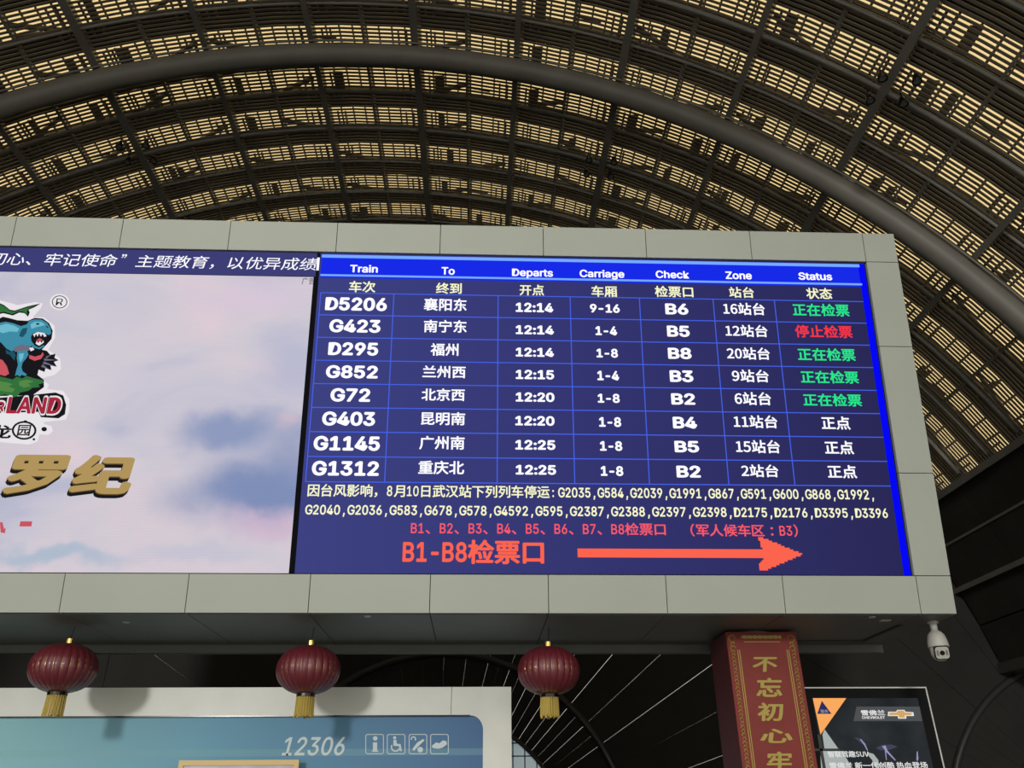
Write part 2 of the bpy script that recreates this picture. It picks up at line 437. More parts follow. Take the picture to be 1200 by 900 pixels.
vr = [V1, bp(1070,555)[1], bp(1050,407)[1], V2, V3]
for a, b in zip(vr, vr[1:]): plate(U_LED, U_FR, a, b, -.03, .035, 'fascia_panel', M['alu'])
plate(UL, ULED, V1, V2, -.03, .035, 'fascia_panel', M['alu'])
# soffit panels
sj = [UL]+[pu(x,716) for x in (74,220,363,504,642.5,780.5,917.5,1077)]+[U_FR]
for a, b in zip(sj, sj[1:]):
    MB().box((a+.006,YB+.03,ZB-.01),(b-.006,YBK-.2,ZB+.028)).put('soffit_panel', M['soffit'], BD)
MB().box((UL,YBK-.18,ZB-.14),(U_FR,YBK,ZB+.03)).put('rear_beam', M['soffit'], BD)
for px, py in ((1022,723),(431,722),(148,729)):
    p = atZ(px, py, ZB-.012); MB().lathe([(0,-.012),(.045,-.012),(.055,0)], 12, (p.x,max(p.y,YB+.1),p.z)).put('downlight', M['camw'], BD)
p = atZ(1037, 727, ZB-.012); MB().box((p.x-.07,p.y-.05,ZB-.025),(p.x+.07,p.y+.05,ZB-.01)).put('sensor_box', M['camw'], BD)
# access hatch outline on the soffit near the red column
q0 = atZ(960,752,ZB); q1 = atZ(1050,734,ZB)
MB().box((q0.x-1.2,YBK-.62,ZB-.03),(q1.x,YBK-.55,ZB-.008)).put('hatch_trim', M['body'], BD)
MB().box((q1.x-.06,YB+.7,ZB-.03),(q1.x,YBK-.55,ZB-.008)).put('hatch_trim', M['body'], BD)
# bezel behind both screens
plate(ULED, U_LED, V1, V2, -.03, -.012, 'screen_bezel', M['bezel'])

def scr_mat(kind):
    mt = bpy.data.materials.new(kind); mt.use_nodes = True; nt = mt.node_tree; nt.nodes.clear(); N = nt.nodes.new; L = nt.links.new
    tc = N('ShaderNodeTexCoord'); sep = N('ShaderNodeSeparateXYZ'); L(tc.outputs['Object'], sep.inputs[0])
    e = N('ShaderNodeEmission'); o = N('ShaderNodeOutputMaterial'); L(e.outputs[0], o.inputs[0])
    return mt, nt, N, L, tc, sep, e
def ramp(N, stops):
    r = N('ShaderNodeValToRGB'); el = r.color_ramp.elements
    while len(el) < len(stops): el.new(.5)
    for i, (p, c) in enumerate(stops): el[i].position = p; el[i].color = (*lin(c), 1)
    return r
# timetable LED: navy with fine LED rows
mt, nt, N, L, tc, sep, e = scr_mat('led_navy')
mr = N('ShaderNodeMapRange'); mr.inputs[1].default_value = U_DIV; mr.inputs[2].default_value = U_LED
L(sep.outputs[0], mr.inputs[0]); rp = ramp(N, [(0,(62,66,130)),(.5,(52,53,112)),(1,(42,40,86))]); L(mr.outputs[0], rp.inputs[0])  # left-to-right dimming painted in for the LEDs' viewing angle
wv = N('ShaderNodeTexWave'); wv.bands_direction = 'Y'; wv.inputs['Scale'].default_value = 13; L(tc.outputs['Object'], wv.inputs[0])
m2 = N('ShaderNodeMapRange'); m2.inputs[3].default_value = .9; m2.inputs[4].default_value = 1.08; L(wv.outputs['Fac'], m2.inputs[0])
L(rp.outputs[0], e.inputs[0]); L(m2.outputs[0], e.inputs[1]); M['navy'] = mt
mt, nt, N, L, tc, sep, e = scr_mat('ticker_navy'); e.inputs[0].default_value = (*lin((62,62,118)),1); M['ticker'] = mt
# advert picture: pale lilac clouds
mt, nt, N, L, tc, sep, e = scr_mat('advert_clouds')
nz = N('ShaderNodeTexNoise'); nz.inputs['Scale'].default_value = .55; nz.inputs['Detail'].default_value = 7; nz.inputs['Distortion'].default_value = .6
mp = N('ShaderNodeMapping'); mp.inputs['Scale'].default_value = (.7,1.3,1); L(tc.outputs['Object'], mp.inputs[0]); L(mp.outputs[0], nz.inputs['Vector'])
rp = ramp(N, [(.3,(176,180,204)),(.45,(203,198,212)),(.55,(210,203,213)),(.7,(222,205,214))]); L(nz.outputs['Fac'], rp.inputs[0])
col_out = rp.outputs[0]
def blob(cx, cy, rx, ry, col, k, prev, nscale=1.1):
    mp = N('ShaderNodeMapping'); mp.vector_type = 'TEXTURE'; mp.inputs['Location'].default_value = (cx,cy,0); mp.inputs['Scale'].default_value = (rx,ry,1)
    ns = N('ShaderNodeTexNoise'); ns.inputs['Scale'].default_value = nscale; ns.inputs['Detail'].default_value = 6; L(tc.outputs['Object'], ns.inputs['Vector'])
    sb = N('ShaderNodeVectorMath'); sb.operation = 'SUBTRACT'; sb.inputs[1].default_value = (.5,.5,.5); L(ns.outputs['Color'], sb.inputs[0])
    ss = N('ShaderNodeVectorMath'); ss.operation = 'SCALE'; ss.inputs['Scale'].default_value = .9; L(sb.outputs[0], ss.inputs[0])
    ad = N('ShaderNodeVectorMath'); ad.operation = 'ADD'; L(tc.outputs['Object'], ad.inputs[0]); L(ss.outputs[0], ad.inputs[1])
    L(ad.outputs[0], mp.inputs[0])
    fl2 = N('ShaderNodeVectorMath'); fl2.operation = 'MULTIPLY'; fl2.inputs[1].default_value = (1,1,0); L(mp.outputs[0], fl2.inputs[0])
    ln = N('ShaderNodeVectorMath'); ln.operation = 'LENGTH'; L(fl2.outputs[0], ln.inputs[0])
    mr = N('ShaderNodeMapRange'); mr.interpolation_type = 'SMOOTHERSTEP'; mr.inputs[1].default_value = 1.1; mr.inputs[2].default_value = .1; mr.inputs[3].default_value = 0; mr.inputs[4].default_value = k
    L(ln.outputs['Value'], mr.inputs[0])
    mx = N('ShaderNodeMix'); mx.data_type = 'RGBA'; mx.inputs[7].default_value = (*lin(col),1); L(mr.outputs[0], mx.inputs[0]); L(prev, mx.inputs[6]); return mx.outputs[2]
def bb(px, py, rx, ry, col, k):
    global col_out
    c = bp(px, py); s = bp(px+1, py)[0]-c[0]; col_out = blob(c[0], c[1], rx*s, ry*s, col, k, col_out)
bb(60,430,150,110,(214,208,216),.7); bb(300,350,120,40,(218,198,220),.5); bb(310,575,150,62,(122,140,184),.95); bb(270,500,95,42,(128,146,188),.85); bb(345,540,60,60,(130,145,186),.6); bb(345,430,70,60,(170,176,208),.6)
bb(320,610,90,28,(216,188,210),.7); bb(335,500,16,14,(222,192,204),.45); bb(60,655,130,14,(158,182,204),.7); bb(230,645,120,18,(188,190,212),.5)
wv = N('ShaderNodeTexWave'); wv.bands_direction = 'Y'; wv.inputs['Scale'].default_value = 11; wv.inputs['Distortion'].default_value = 1.0; L(tc.outputs['Object'], wv.inputs[0])
m2 = N('ShaderNodeMapRange'); m2.inputs[3].default_value = .93; m2.inputs[4].default_value = 1.03; L(wv.outputs['Fac'], m2.inputs[0])
L(col_out, e.inputs[0]); L(m2.outputs[0], e.inputs[1]); M['advert'] = mt

E = {k: emit('led_'+k, c, s) for k, c, s in (('white',(250,250,255),1.1),('cream',(250,250,205),1.0),('green',(40,235,140),1),('crimson',(250,55,70),1),
     ('orange_red',(252,100,78),1),('pink_red',(250,90,105),1),('line',(70,100,235),1),('header_blue',(22,42,232),1),('pale_blue',(120,170,255),1),('strip_blue',(4,8,245),1),
     ('black',(25,24,28),1),('off_white',(232,228,232),1),('teal',(62,140,165),1),('dark_teal',(32,82,102),1),('leaf_green',(50,112,60),1),('maroon',(165,40,60),1),('gold',(176,148,92),1),
     ('dark_gold',(98,78,40),1),('soft_red',(200,85,95),1),('grey',(110,108,125),1),('moss',(85,135,70),1),('light_teal',(110,185,205),1),('lit_white',(225,225,225),1))}
# screens as parts
TS = plate(U_DIV, U_LED-.02, V1+.005, V2-.005, -.012, .0, 'timetable_screen', M['navy'], frame=MBD)
vt0 = bp(0,318)[1]
AS = plate(ULED, U_DIV-.075, V1+.005, vt0, -.012, .0, 'advert_screen', M['advert'], frame=MBD)
TK = plate(ULED, U_DIV-.045, vt0+.004, V2-.005, -.012, .0, 'ticker_screen', M['ticker'], frame=MBD)
def flat(name, V2d, Fc, mt, parent, wv=.004):
    return put(name, [bw(a,b,wv) for a,b in V2d], Fc, mt, parent)
def rect(name, u0_, u1_, v0_, v1_, mt, parent=TS, wv=.004): return flat(name, [(u0_,v0_),(u1_,v0_),(u1_,v1_),(u0_,v1_)], [(0,1,2,3)], mt, parent, wv)
# header band and rules
hv = [bp(378,300.3)[1], bp(378,322.6)[1]]
rect('header_band', U_DIV+.03, pu(1012,320), bp(700,331)[1], V2-.03, E['header_blue'], wv=.002)
ru = pu(1007,312)
rect('header_rule', U_DIV+.03, ru, bp(700,306)[1]-.028, bp(700,306)[1]+.028, E['pale_blue'])
rect('header_rule', U_DIV+.03, ru, bp(700,328)[1]-.018, bp(700,328)[1]+.018, E['pale_blue'])
us0, us1 = pu(1011.5,353), U_LED-.03
rect('blue_side_strip', us0, us1, V1+.01, V2-.03, E['strip_blue'], wv=.003)
yl = [343.8,368.5,395.6,422.4,449.4,476.9,505.5,534.9,564.3]; yr = [353.3,378,405,431,457.4,484.8,512.9,541.8,569.4]; xr = [1012,1015,1019,1022,1026,1030,1034,1038,1042]
vv = [(bp(372,a)[1]+bp(x,b)[1])/2 for a, b, x in zip(yl, yr, xr)]
n = len(vv); mi = (n-1)/2; k_ = sum((i-mi)*v_ for i, v_ in enumerate(vv))/sum((i-mi)**2 for i in range(n)); mv = sum(vv)/n
rows = [mv+k_*(i-mi) for i in range(n)]
uc = [(bp(376,345)[0]+bp(358,563)[0])/2, (pu(461.9,345)+pu(450.5,563.6))/2, (pu(583.7,348)+pu(582.6,565))/2, (pu(668.3,350)+pu(673.3,565))/2, (pu(749.3,350.6)+pu(761,565.5))/2,
      (pu(835.2,352)+pu(854.5,567.4))/2, (pu(907.6,352.7)+pu(931.2,568))/2]
lw = .0075
for v_ in rows: rect('row_rule', uc[0], us0, v_-lw, v_+lw, E['line'], wv=.003)
for u_ in uc: rect('column_rule', u_-lw, u_+lw, rows[-1], rows[0], E['line'], wv=.0035)
def txt(s, x0, x1, y0, y1, c='white', bold=.02, parent=TS, shear=0, wv=.005, yref=None, name='lettering'):
    xm = (x0+x1)/2 if yref is None else yref; ym = (y0+y1)/2
    a0, a1 = pu(x0,ym), pu(x1,ym); b1, b0 = bp(xm,y0)[1], bp(xm,y1)[1]
    V_, F_ = fitbox(s, a0, a1, b0, b1, bold, shear); return flat(name, V_, F_, E[c], parent, wv)
BB = .048
hdr = [('Train',410.2,442.9,310.5,319.6),('To',517.4,533,313.2,322.1),('Departs',600,648,315.3,326.3),('Carriage',679.2,731.6,316.4,327.6),('Check',768.3,807.4,317.5,326.3),('Zone',850.2,880.8,318.5,327.4),('Status',935.5,974.8,319.6,328.4)]
for t in hdr: txt(*t, bold=.035)
hc = [('车次',409.1,440.2,329.5,342.8),('终到',510.9,541.1,331.6,344.5),('开点',608.9,637.6,333.7,346.4),('车厢',693,723,335,348.1),('检票口',767.3,812.3,335.4,348.5),('站台',854.2,883.3,336.5,349.1),('状态',944.6,974.8,337.5,350.6)]
for t in hc: txt(*t, c='cream', bold=.022)
body = [('D5206',381.3,453.5,348.7,364.3),('G423',386.1,446,374.5,389.9),('D295',384.8,443.3,401.3,416.7),('G852',382.1,442.9,428.3,443.5),('G72',387.4,434,455.1,471),('G403',377.6,439.7,482.5,499.1),('G1145',367.6,445.3,511.1,528.3),('G1312',365.6,444.1,540.3,557.7),
 ('12:14',604.3,648.2,355,366),('12:14',604.3,649,381.4,392),('12:14',604.3,649,407.6,418.2),('12:15',604.3,649.3,433.6,444.6),('12:20',604.3,649.7,460,471),('12:20',603.8,649.8,487.6,498.9),('12:25',603.8,650.8,515.7,527.2),('12:25',604.3,651.6,544.9,556.4),
 ('9-16',691.3,726.1,356.5,366.6),('1-4',697.8,723,382.5,393),('1-8',698.9,724,408.7,419.2),('1-4',699.9,725.3,434.8,445.8),('1-8',700.4,726.1,461.5,472.2),('1-8',702,727.8,488.9,500.4),('1-8',703,729.1,517,528.5),('1-8',704,730.3,546.2,557.9),
 ('B6',779.5,806.4,355.9,368.8),('B5',781.6,808,381.8,394.9),('B8',782.7,810.2,407.6,420.9),('B3',784.8,812.3,434.2,447.9),('B2',786.5,814.4,461,474.3),('B4',788.4,816.5,488.6,502.2),('B5',790.4,819,516.8,530.3),('B2',792.7,820.9,545.7,559.7)]
for t in body: txt(*t, bold=BB)
cjk = [('襄阳东',496.7,547,349.8,364.5),('南宁东',496.7,547,375.1,389.9),('福州',504.6,537.3,402.5,417.1),('兰州西',495.1,545.7,428.7,443.1),('北京西',494,544.7,455.3,469.9),('昆明南',493.4,545.1,483,498.4),('广州南',491.4,544.5,511.1,527),('重庆北',490.3,544,540,555.9),
 ('16站台',847.4,896,355,369.2),('12站台',850,899.2,380.8,394.9),('20站台',851.7,901.9,407.2,421.5),('9站台',857.6,900.7,433.2,447.9),('6站台',860.8,903.4,459.6,474.8),('11站台',859.6,910.8,486.8,501.7),('15站台',862.2,913.8,515.7,531.1),('2站台',868.6,912,544.4,559.2)]
for t in cjk: txt(*t, bold=.022)
for i, t in enumerate([('正在检票',928.7,994.8,356.1,370.7),('停止检票',931.5,998.4,381.2,396),('正在检票',934.7,1002,408.2,423),('正在检票',938.2,1005.8,434.6,449.4),('正在检票',941,1009.4,461.5,476.2)]):
    txt(*t, c='crimson' if i == 1 else 'green', bold=.022)
for t in [('正点',962.4,995.9,488.1,503.5),('正点',966.3,1000,516.8,532.4),('正点',969.6,1003.6,545.1,560.5)]: txt(*t, bold=.024)
def mline(s, x0, x1, xb, yb, c, bold=.014, parent=TS, shear=0, wv=.005, ysc=1.0, ncell=None):
    """fixed-pitch line; baseline passes pixel (xb, yb)"""
    cells = ncell or sum(2 if ord(ch) > 0x2000 else 1 for ch in s)
    a0, a1 = pu(x0,yb), pu(x1,yb); V_, F_ = mono(s, a0, (a1-a0)/cells, bp(xb,yb)[1], bold, shear, ysc=ysc)
    return flat('lettering', V_, F_, E[c], parent, wv)
mline('因台风影响，8月10日武汉站下列列车停运:', 359.3, 652, 362, 580.4, 'cream', .018)
mline('G2035,G584,G2039,G1991,G867,G591,G600,G868,G1992,', 654.2, 1026.5, 660, 582.6, 'cream', .026, ysc=.95)
mline('G2040,G2036,G583,G678,G578,G4592,G595,G2387,G2388,G2397,G2398,D2175,D2176,D3395,D3396', 357.5, 1041, 360, 602.6, 'cream', .026, ysc=.88)
mline('B1、B2、B3、B4、B5、B6、B7、B8检票口', 480.6, 782, 483, 624.6, 'pink_red', .018, ysc=.9)
mline('（军人候车区：B3）', 799, 945.5, 810, 627.0, 'pink_red', .018, ysc=.9)
mline('B1-B8检票口', 470.5, 640.5, 472, 657.6, 'orange_red', .032, ysc=.93)
# arrow in LED steps
def arrow():
    poly = [(677.7,642.8),(893,644.5),(891,636),(887.5,629),(897,631.5),(941,649.5),(897,668.5),(889,668.5),(889,663),(895,654.5),(677.7,652.6)]
    P = [bp(*q) for q in poly]; st = .026; V_ = []; F_ = []
    v0_ = min(p[1] for p in P); v1_ = max(p[1] for p in P); v_ = v0_+st/2
    while v_ < v1_:
        xs = []
        for i in range(len(P)):
            (a,b),(c,d) = P[i], P[(i+1) % len(P)]
            if (b <= v_) != (d <= v_): xs.append(a+(c-a)*(v_-b)/(d-b))
        xs.sort()
        for a, b in zip(xs[::2], xs[1::2]):
            a = round(a/st)*st; b = round(b/st)*st
            if b > a: n_ = len(V_); V_ += [(a,v_-st/2),(b,v_-st/2),(b,v_+st/2),(a,v_+st/2)]; F_.append((n_,n_+1,n_+2,n_+3))
        v_ += st
    flat('direction_arrow', V_, F_, E['orange_red'], TS, .005)
arrow()
# ticker line
mline('初心、牢记使命”主题教育，以优异成绩', -16, 371, 60, 310.3, 'white', .0, parent=TK, shear=.18, ysc=.82, ncell=36)
rect('lettering', pu(371,312), pu(374,312), bp(372,317)[1], bp(372,302)[1], E['white'], TK, .005)
# advert artwork
def poly(name, pts, c, wv, parent=AS):
    from mathutils.geometry import tessellate_polygon
    P = [bp(*q) for q in pts]; tri = tessellate_polygon([[Vector((a,b,0)) for a,b in P]])
    return flat(name, P, [tuple(t) for t in tri], E[c], parent, wv)
def zz(l): return [(x/2.905, 330+y/2.905) for x, y in l]       # traced on a 2.905x enlargement of the advert
def disc(name, x, y, rx, ry, c, wv, n=24): return poly(name, [(x+rx*cos(2*pi*k/n), y+ry*sin(2*pi*k/n)) for k in range(n)], c, wv)
poly('emblem_backing', zz([(-20,60),(0,64),(60,80),(120,70),(146,74),(140,90),(112,122),(150,122),(186,150),(188,190),(165,232),(205,262),(208,298),(186,318),(140,330),(168,352),(160,366),(215,372),(236,400),(236,440),(225,470),(150,478),(150,485),(176,492),(180,510),(165,522),(135,520),(128,545),(100,555),(-20,545)]), 'off_white', .004)
A_ = 'emblem_artwork'
# dark foliage and outline mass behind the animal
poly(A_, zz([(-5,128),(10,120),(30,124),(60,132),(95,134),(118,124),(146,126),(168,142),(180,168),(176,196),(160,214),(143,232),(160,236),(172,250),(190,246),(186,260),(200,268),(184,274),(194,290),(172,286),(176,302),(156,294),(152,308),(132,300),(128,318),(150,335),(150,360),(110,388),(-5,390)]), 'black', .005)
# flying reptile
poly(A_, zz([(-5,72),(14,80),(34,96),(50,99),(66,94),(96,84),(139,75),(118,88),(98,96),(102,106),(96,120),(84,108),(66,106),(44,116),(12,108),(-5,112)]), 'black', .0055)
poly(A_, zz([(-5,76),(14,84),(34,100),(50,103),(70,96),(100,87),(124,81),(96,93),(92,104),(94,114),(82,103),(64,102),(42,111),(14,103),(-5,106)]), 'leaf_green', .006)
# body, neck and head
poly(A_, zz([(-5,142),(20,137),(45,142),(72,152),(92,146),(100,134),(118,129),(143,130),(162,142),(173,160),(175,176),(168,183),(150,176),(132,172),(112,176),(106,190),(108,204),(116,214),(104,222),(90,218),(78,226),(60,230),(40,238),(22,228),(8,212),(-5,200)]), 'teal', .0062)
poly(A_, zz([(0,150),(24,144),(48,150),(66,160),(60,172),(36,170),(10,176),(-5,170)]), 'light_teal', .0066)
poly(A_, zz([(104,146),(120,137),(142,138),(156,148),(140,152),(122,156),(108,162)]), 'light_teal', .0066)
poly(A_, zz([(78,160),(94,158),(90,176),(78,190),(66,186),(70,172)]), 'dark_teal', .0066)
poly(A_, zz([(124,142),(136,142),(132,148),(124,147)]), 'black', .007); poly(A_, zz([(158,150),(166,156),(160,158)]), 'black', .007)
# open jaws
poly(A_, zz([(110,178),(130,173),(152,177),(166,185),(160,200),(148,214),(132,222),(118,216),(108,204)]), 'black', .007)
poly(A_, zz([(113,179),(118,190),(123,178),(129,188),(134,176),(140,188),(146,178),(151,189),(156,181),(160,186),(152,176),(130,172)]), 'off_white', .0074)
poly(A_, zz([(122,212),(126,202),(131,210),(137,200),(142,210),(148,200),(150,208),(134,219)]), 'off_white', .0074)
poly(A_, zz([(124,200),(136,193),(146,198),(138,205)]), 'soft_red', .0075)
poly(A_, zz([(108,206),(120,219),(134,225),(150,216),(152,220),(136,231),(116,226),(104,214)]), 'teal', .0072)
# pale belly and arm
poly(A_, zz([(46,226),(74,214),(102,222),(112,230),(98,236),(74,238),(52,240)]), 'grey', .0068)
poly(A_, zz([(100,226),(112,224),(118,232),(106,238)]), 'off_white', .007)
# leg with clawed foot
poly(A_, zz([(60,238),(92,234),(98,248),(90,262),(78,276),(74,292),(78,306),(92,316),(88,322),(74,318),(68,324),(60,318),(52,322),(56,304),(62,284),(58,262)]), 'teal', .0068)
poly(A_, zz([(66,246),(82,244),(80,260),(70,276),(66,262)]), 'light_teal', .0072)
poly(A_, zz([(20,232),(34,240),(48,238),(54,250),(50,270),(44,262),(34,250),(22,246)]), 'dark_teal', .0068)
poly(A_, zz([(100,250),(120,256),(140,250),(146,240),(150,250),(140,264),(118,270),(100,262)]), 'soft_red', .006)
poly(A_, zz([(-5,262),(10,268),(24,288),(32,314),(18,322),(-5,316)]), 'soft_red', .0068)
# fern tufts
for q in ([(150,262),(196,268),(152,270)],[(150,272),(192,290),(146,280)],[(146,282),(172,302),(140,290)],[(156,256),(178,248),(158,262)]): poly(A_, zz(q), 'grey', .0064)
poly(A_, zz([(-5,322),(20,328),(44,334),(58,324),(76,330),(92,322),(118,330),(146,336),(150,346),(132,350),(136,360),(112,362),(98,372),(70,378),(58,392),(40,394),(20,384),(-5,388)]), 'leaf_green', .0076)
poly(A_, zz([(0,340),(26,344),(44,350),(30,358),(52,366),(44,378),(14,374),(-5,370)]), 'moss', .008)
poly(A_, zz([(66,340),(92,334),(116,340),(96,348),(108,356),(82,362),(66,354)]), 'moss', .008)
poly('emblem_banner', zz([(-20,398),(120,385),(190,378),(216,388),(226,420),(222,452),(200,466),(140,462),(132,444),(-20,448)]), 'black', .0075)
txt('R', -4.5, 7, 469, 484, 'off_white', .07, AS, wv=.0085); txt('LAND', 7.5, 73.5, 463.5, 487, 'off_white', .07, AS, wv=.0085)
txt('R', -3, 5.5, 471, 482.5, 'maroon', .04, AS, wv=.0095); txt('LAND', 9, 72, 465.5, 485, 'maroon', .04, AS, wv=.0095)
txt('龙', -12, 14, 498, 514, 'black', .03, AS, wv=.006); disc('emblem_ring', 28.5, 504.5, 14.5, 11, 'black', .006); disc('emblem_ring', 28.5, 504.5, 12, 8.8, 'off_white', .0065)
txt('园', 21, 36, 498, 511, 'black', .02, AS, wv=.007); disc('emblem_dot', 52, 503, 3.2, 2.6, 'black', .006); disc('emblem_dot', 30, 494, 2.2, 1.4, 'black', .006); disc('emblem_dot', 40, 515, 1.6, 1.4, 'black', .007)
disc('mark_backing', 70, 354, 11.5, 9.5, 'off_white', .004, 28)
disc('mark_ring', 70, 354, 9, 7.6, 'black', .005, 28); disc('mark_ring', 70, 354, 8, 6.7, 'off_white', .0055, 28); txt('R', 66, 74, 350, 358, 'black', 0, AS, wv=.006)
for dx, dy, c, wv in ((-2.5,5,'black',.004),(-1.5,3,'black',.0045),(-.6,1.2,'dark_gold',.005),(0,0,'gold',.0055)):
    txt('罗', 6+dx, 80+dx, 533+dy, 579+dy, c, .05, AS, shear=.1, wv=wv, name='advert_title'); txt('纪', 84+dx, 156+dx, 533+dy, 579+dy, c, .05, AS, shear=.1, wv=wv+.0001, name='advert_title')
    poly('advert_title', [(-8+dx,536+dy),(0+dx,536+dy),(-1+dx,580+dy),(-8+dx,580+dy)], c, wv)
poly('advert_caption', [(24,611),(38,611),(37,617),(23,617)], 'soft_red', .005)
poly('advert_caption', [(0,612),(3,612),(5,620),(7,618),(6,625),(1,624)], 'soft_red', .005)
txt('广告', 354, 369, 325.5, 333.5, 'black', .0, AS, wv=.005)

# ------------------------------------------------------------------ lanterns
def make_lantern():
    L = empty('red_lantern', (0,0,0))
    a, h, nl = .478, .35, 26
    nt_, ns = nl*6, 22; V_ = []; F_ = []
    for i in range(ns+1):
        ph = -pi/2*.9+pi*.9*i/ns
        for k in range(nt_):
            t = 2*pi*k/nt_; lob = abs(sin(nl*t/2)); r = a*(cos(ph)**.85)*(1-.035+.035*lob**.6)
            V_.append((r*cos(t), r*sin(t), h*sin(ph)*1.012))
    for i in range(ns):
        for k in range(nt_):
            p = i*nt_+k; q = i*nt_+(k+1) % nt_; F_.append((p,q,q+nt_,p+nt_))
    put('lantern_body', V_, F_, M['red'], L, smooth=True, local=True)
    rb = MB()
    for k in range(nl):
        t = 2*pi*k/nl; pts = []
        for i in range(13):
            ph = -pi/2*.88+pi*.88*i/12; r = a*(cos(ph)**.85)*.967; pts.append((r*cos(t), r*sin(t), h*sin(ph)*1.012))
        rb.tube(pts, .0022, 4, False)
    tag(rb.put('rib_wires', M['gold'], L, local=True, smooth=True), kind='stuff')
    MB().lathe([(0,h+.075),(.06,h+.075),(.06,h-.02),(.13,h-.03),(.13,h-.045)], 16).put('top_cap', M['gold'], L, local=True)
    MB().lathe([(.14,-h+.05),(.14,-h-.035),(.13,-h-.035)], 20).put('collar', M['black'], L, local=True)
    MB().lathe([(0,-h+.02),(.055,-h+.01),(.06,-h-.05),(.03,-h-.07),(0,-h-.07)], 14).put('bottom_cap', M['gold'], L, local=True)
    ts = MB(); random.seed(3)
    for k in range(64):
        t = 2*pi*k/64; r = .128-.012*(k % 3); t2 = t+random.uniform(-.04,.04); b = random.uniform(.26,.30)
        ts.tube([(r*cos(t), r*sin(t), -h-.03), ((r+.01)*cos(t2), (r+.01)*sin(t2), -h-.03-b)], .0075, 4)
    tag(ts.put('tassel', M['goldcloth'], L, local=True), kind='stuff')
    return L
YL = 13.0
LN = make_lantern(); LH = []
for i, (px, py, lab) in enumerate(((74.5,783,'red ribbed lantern with gold tassel at far left, under the advert screen'),(361.5,785,'red ribbed lantern with gold tassel hanging above the digits 12306'),(643,786,'red ribbed lantern with gold tassel, right of the white service sign'))):
    if i == 0: o = LN
    else:
        o = LN.copy(); COL.objects.link(o)
        for ch in list(LN.children):
            if ch.name.startswith('cord'): continue
            c2 = ch.copy(); COL.objects.link(c2); c2.parent = o
    P = atY(px, py, YL); W = Matrix.Translation(P)@Matrix.Rotation(i*.07, 4, 'Z'); o.matrix_world = W; WM[o] = W
    tag(o, lab, 'lantern', 'red lanterns hanging under the display board')
    LH.append((o, P))
for o, P in LH: MB().tube([(P.x,P.y,P.z+.40),(P.x+.02,P.y,ZB-.01)], .006, 5).put('cord', M['cord'], o)

# ------------------------------------------------------------------ white service sign
YS = 14.3
zt = atY(300,805.5,YS).z; xr_ = atY(599,806,YS).x; zi = atY(300,839,YS).z; xi = atY(566,870,YS).x; xl = -11.0; xil = -10.6
SG = empty('service_sign', ((xl+xr_)/2, YS, 0)); tag(SG, 'wide white-framed blue service sign reading 12306 with four pictograms, behind two lanterns', 'sign')
def ypoly(pts, y0, y1, name, mt, parent): return slab(pts, y0, y1, name, mt, parent)
rc = .22; nseg = 8
zb = 1.0
# frame = top rail, right stile with rounded inner corner
arcp = [(xi-rc+rc*cos(t*pi/2/nseg), zi-rc+rc*sin(t*pi/2/nseg)) for t in range(nseg+1)]
seam = atY(529,820,YS).x
ypoly([(xl,zi),(seam-.004,zi),(seam-.004,zt),(xl,zt)], YS, YS+.3, 'sign_frame', M['white'], SG)
ypoly([(seam+.004,zt),(xr_,zt),(xr_,0),(xi,0)]+arcp+[(seam+.004,zi)], YS, YS+.3, 'sign_frame', M['white'], SG)
ypoly([(xl,0),(xil,0),(xil,zi),(xl,zi)], YS, YS+.3, 'sign_frame', M['white'], SG)
ypoly([(xil,0),(xi,0),(xi,zb),(xil,zb)], YS, YS+.3, 'sign_base', M['white'], SG)
# blue face
mt, nt, b = nodes_mat('blue_sign_face'); N = nt.nodes.new; L = nt.links.new
tc = N('ShaderNodeTexCoord'); sep = N('ShaderNodeSeparateXYZ'); L(tc.outputs['Object'], sep.inputs[0])
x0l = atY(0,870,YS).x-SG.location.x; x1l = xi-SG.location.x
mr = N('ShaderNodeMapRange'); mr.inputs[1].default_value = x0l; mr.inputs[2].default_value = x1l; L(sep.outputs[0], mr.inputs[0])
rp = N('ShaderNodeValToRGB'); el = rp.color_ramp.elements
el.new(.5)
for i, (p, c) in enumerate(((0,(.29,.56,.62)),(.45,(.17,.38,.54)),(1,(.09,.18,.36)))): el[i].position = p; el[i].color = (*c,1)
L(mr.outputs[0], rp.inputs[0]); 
# pale stripe across the face
zst0, zst1 = atY(300,886,YS).z, atY(300,878,YS).z
g1 = N('ShaderNodeMath'); g1.operation = 'GREATER_THAN'; g1.inputs[1].default_value = zst0; L(sep.outputs[2], g1.inputs[0])
g2 = N('ShaderNodeMath'); g2.operation = 'LESS_THAN'; g2.inputs[1].default_value = zst1; L(sep.outputs[2], g2.inputs[0])
g3 = N('ShaderNodeMath'); g3.operation = 'MULTIPLY'; L(g1.outputs[0], g3.inputs[0]); L(g2.outputs[0], g3.inputs[1])
g4 = N('ShaderNodeMath'); g4.operation = 'MULTIPLY'; g4.inputs[1].default_value = .35; L(g3.outputs[0], g4.inputs[0])
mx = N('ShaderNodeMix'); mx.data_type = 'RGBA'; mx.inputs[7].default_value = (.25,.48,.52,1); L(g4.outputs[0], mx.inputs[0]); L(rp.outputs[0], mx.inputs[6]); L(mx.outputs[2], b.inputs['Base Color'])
b.inputs['Roughness'].default_value = .6; b.inputs['Specular IOR Level'].default_value = .2; M['bluesign'] = mt
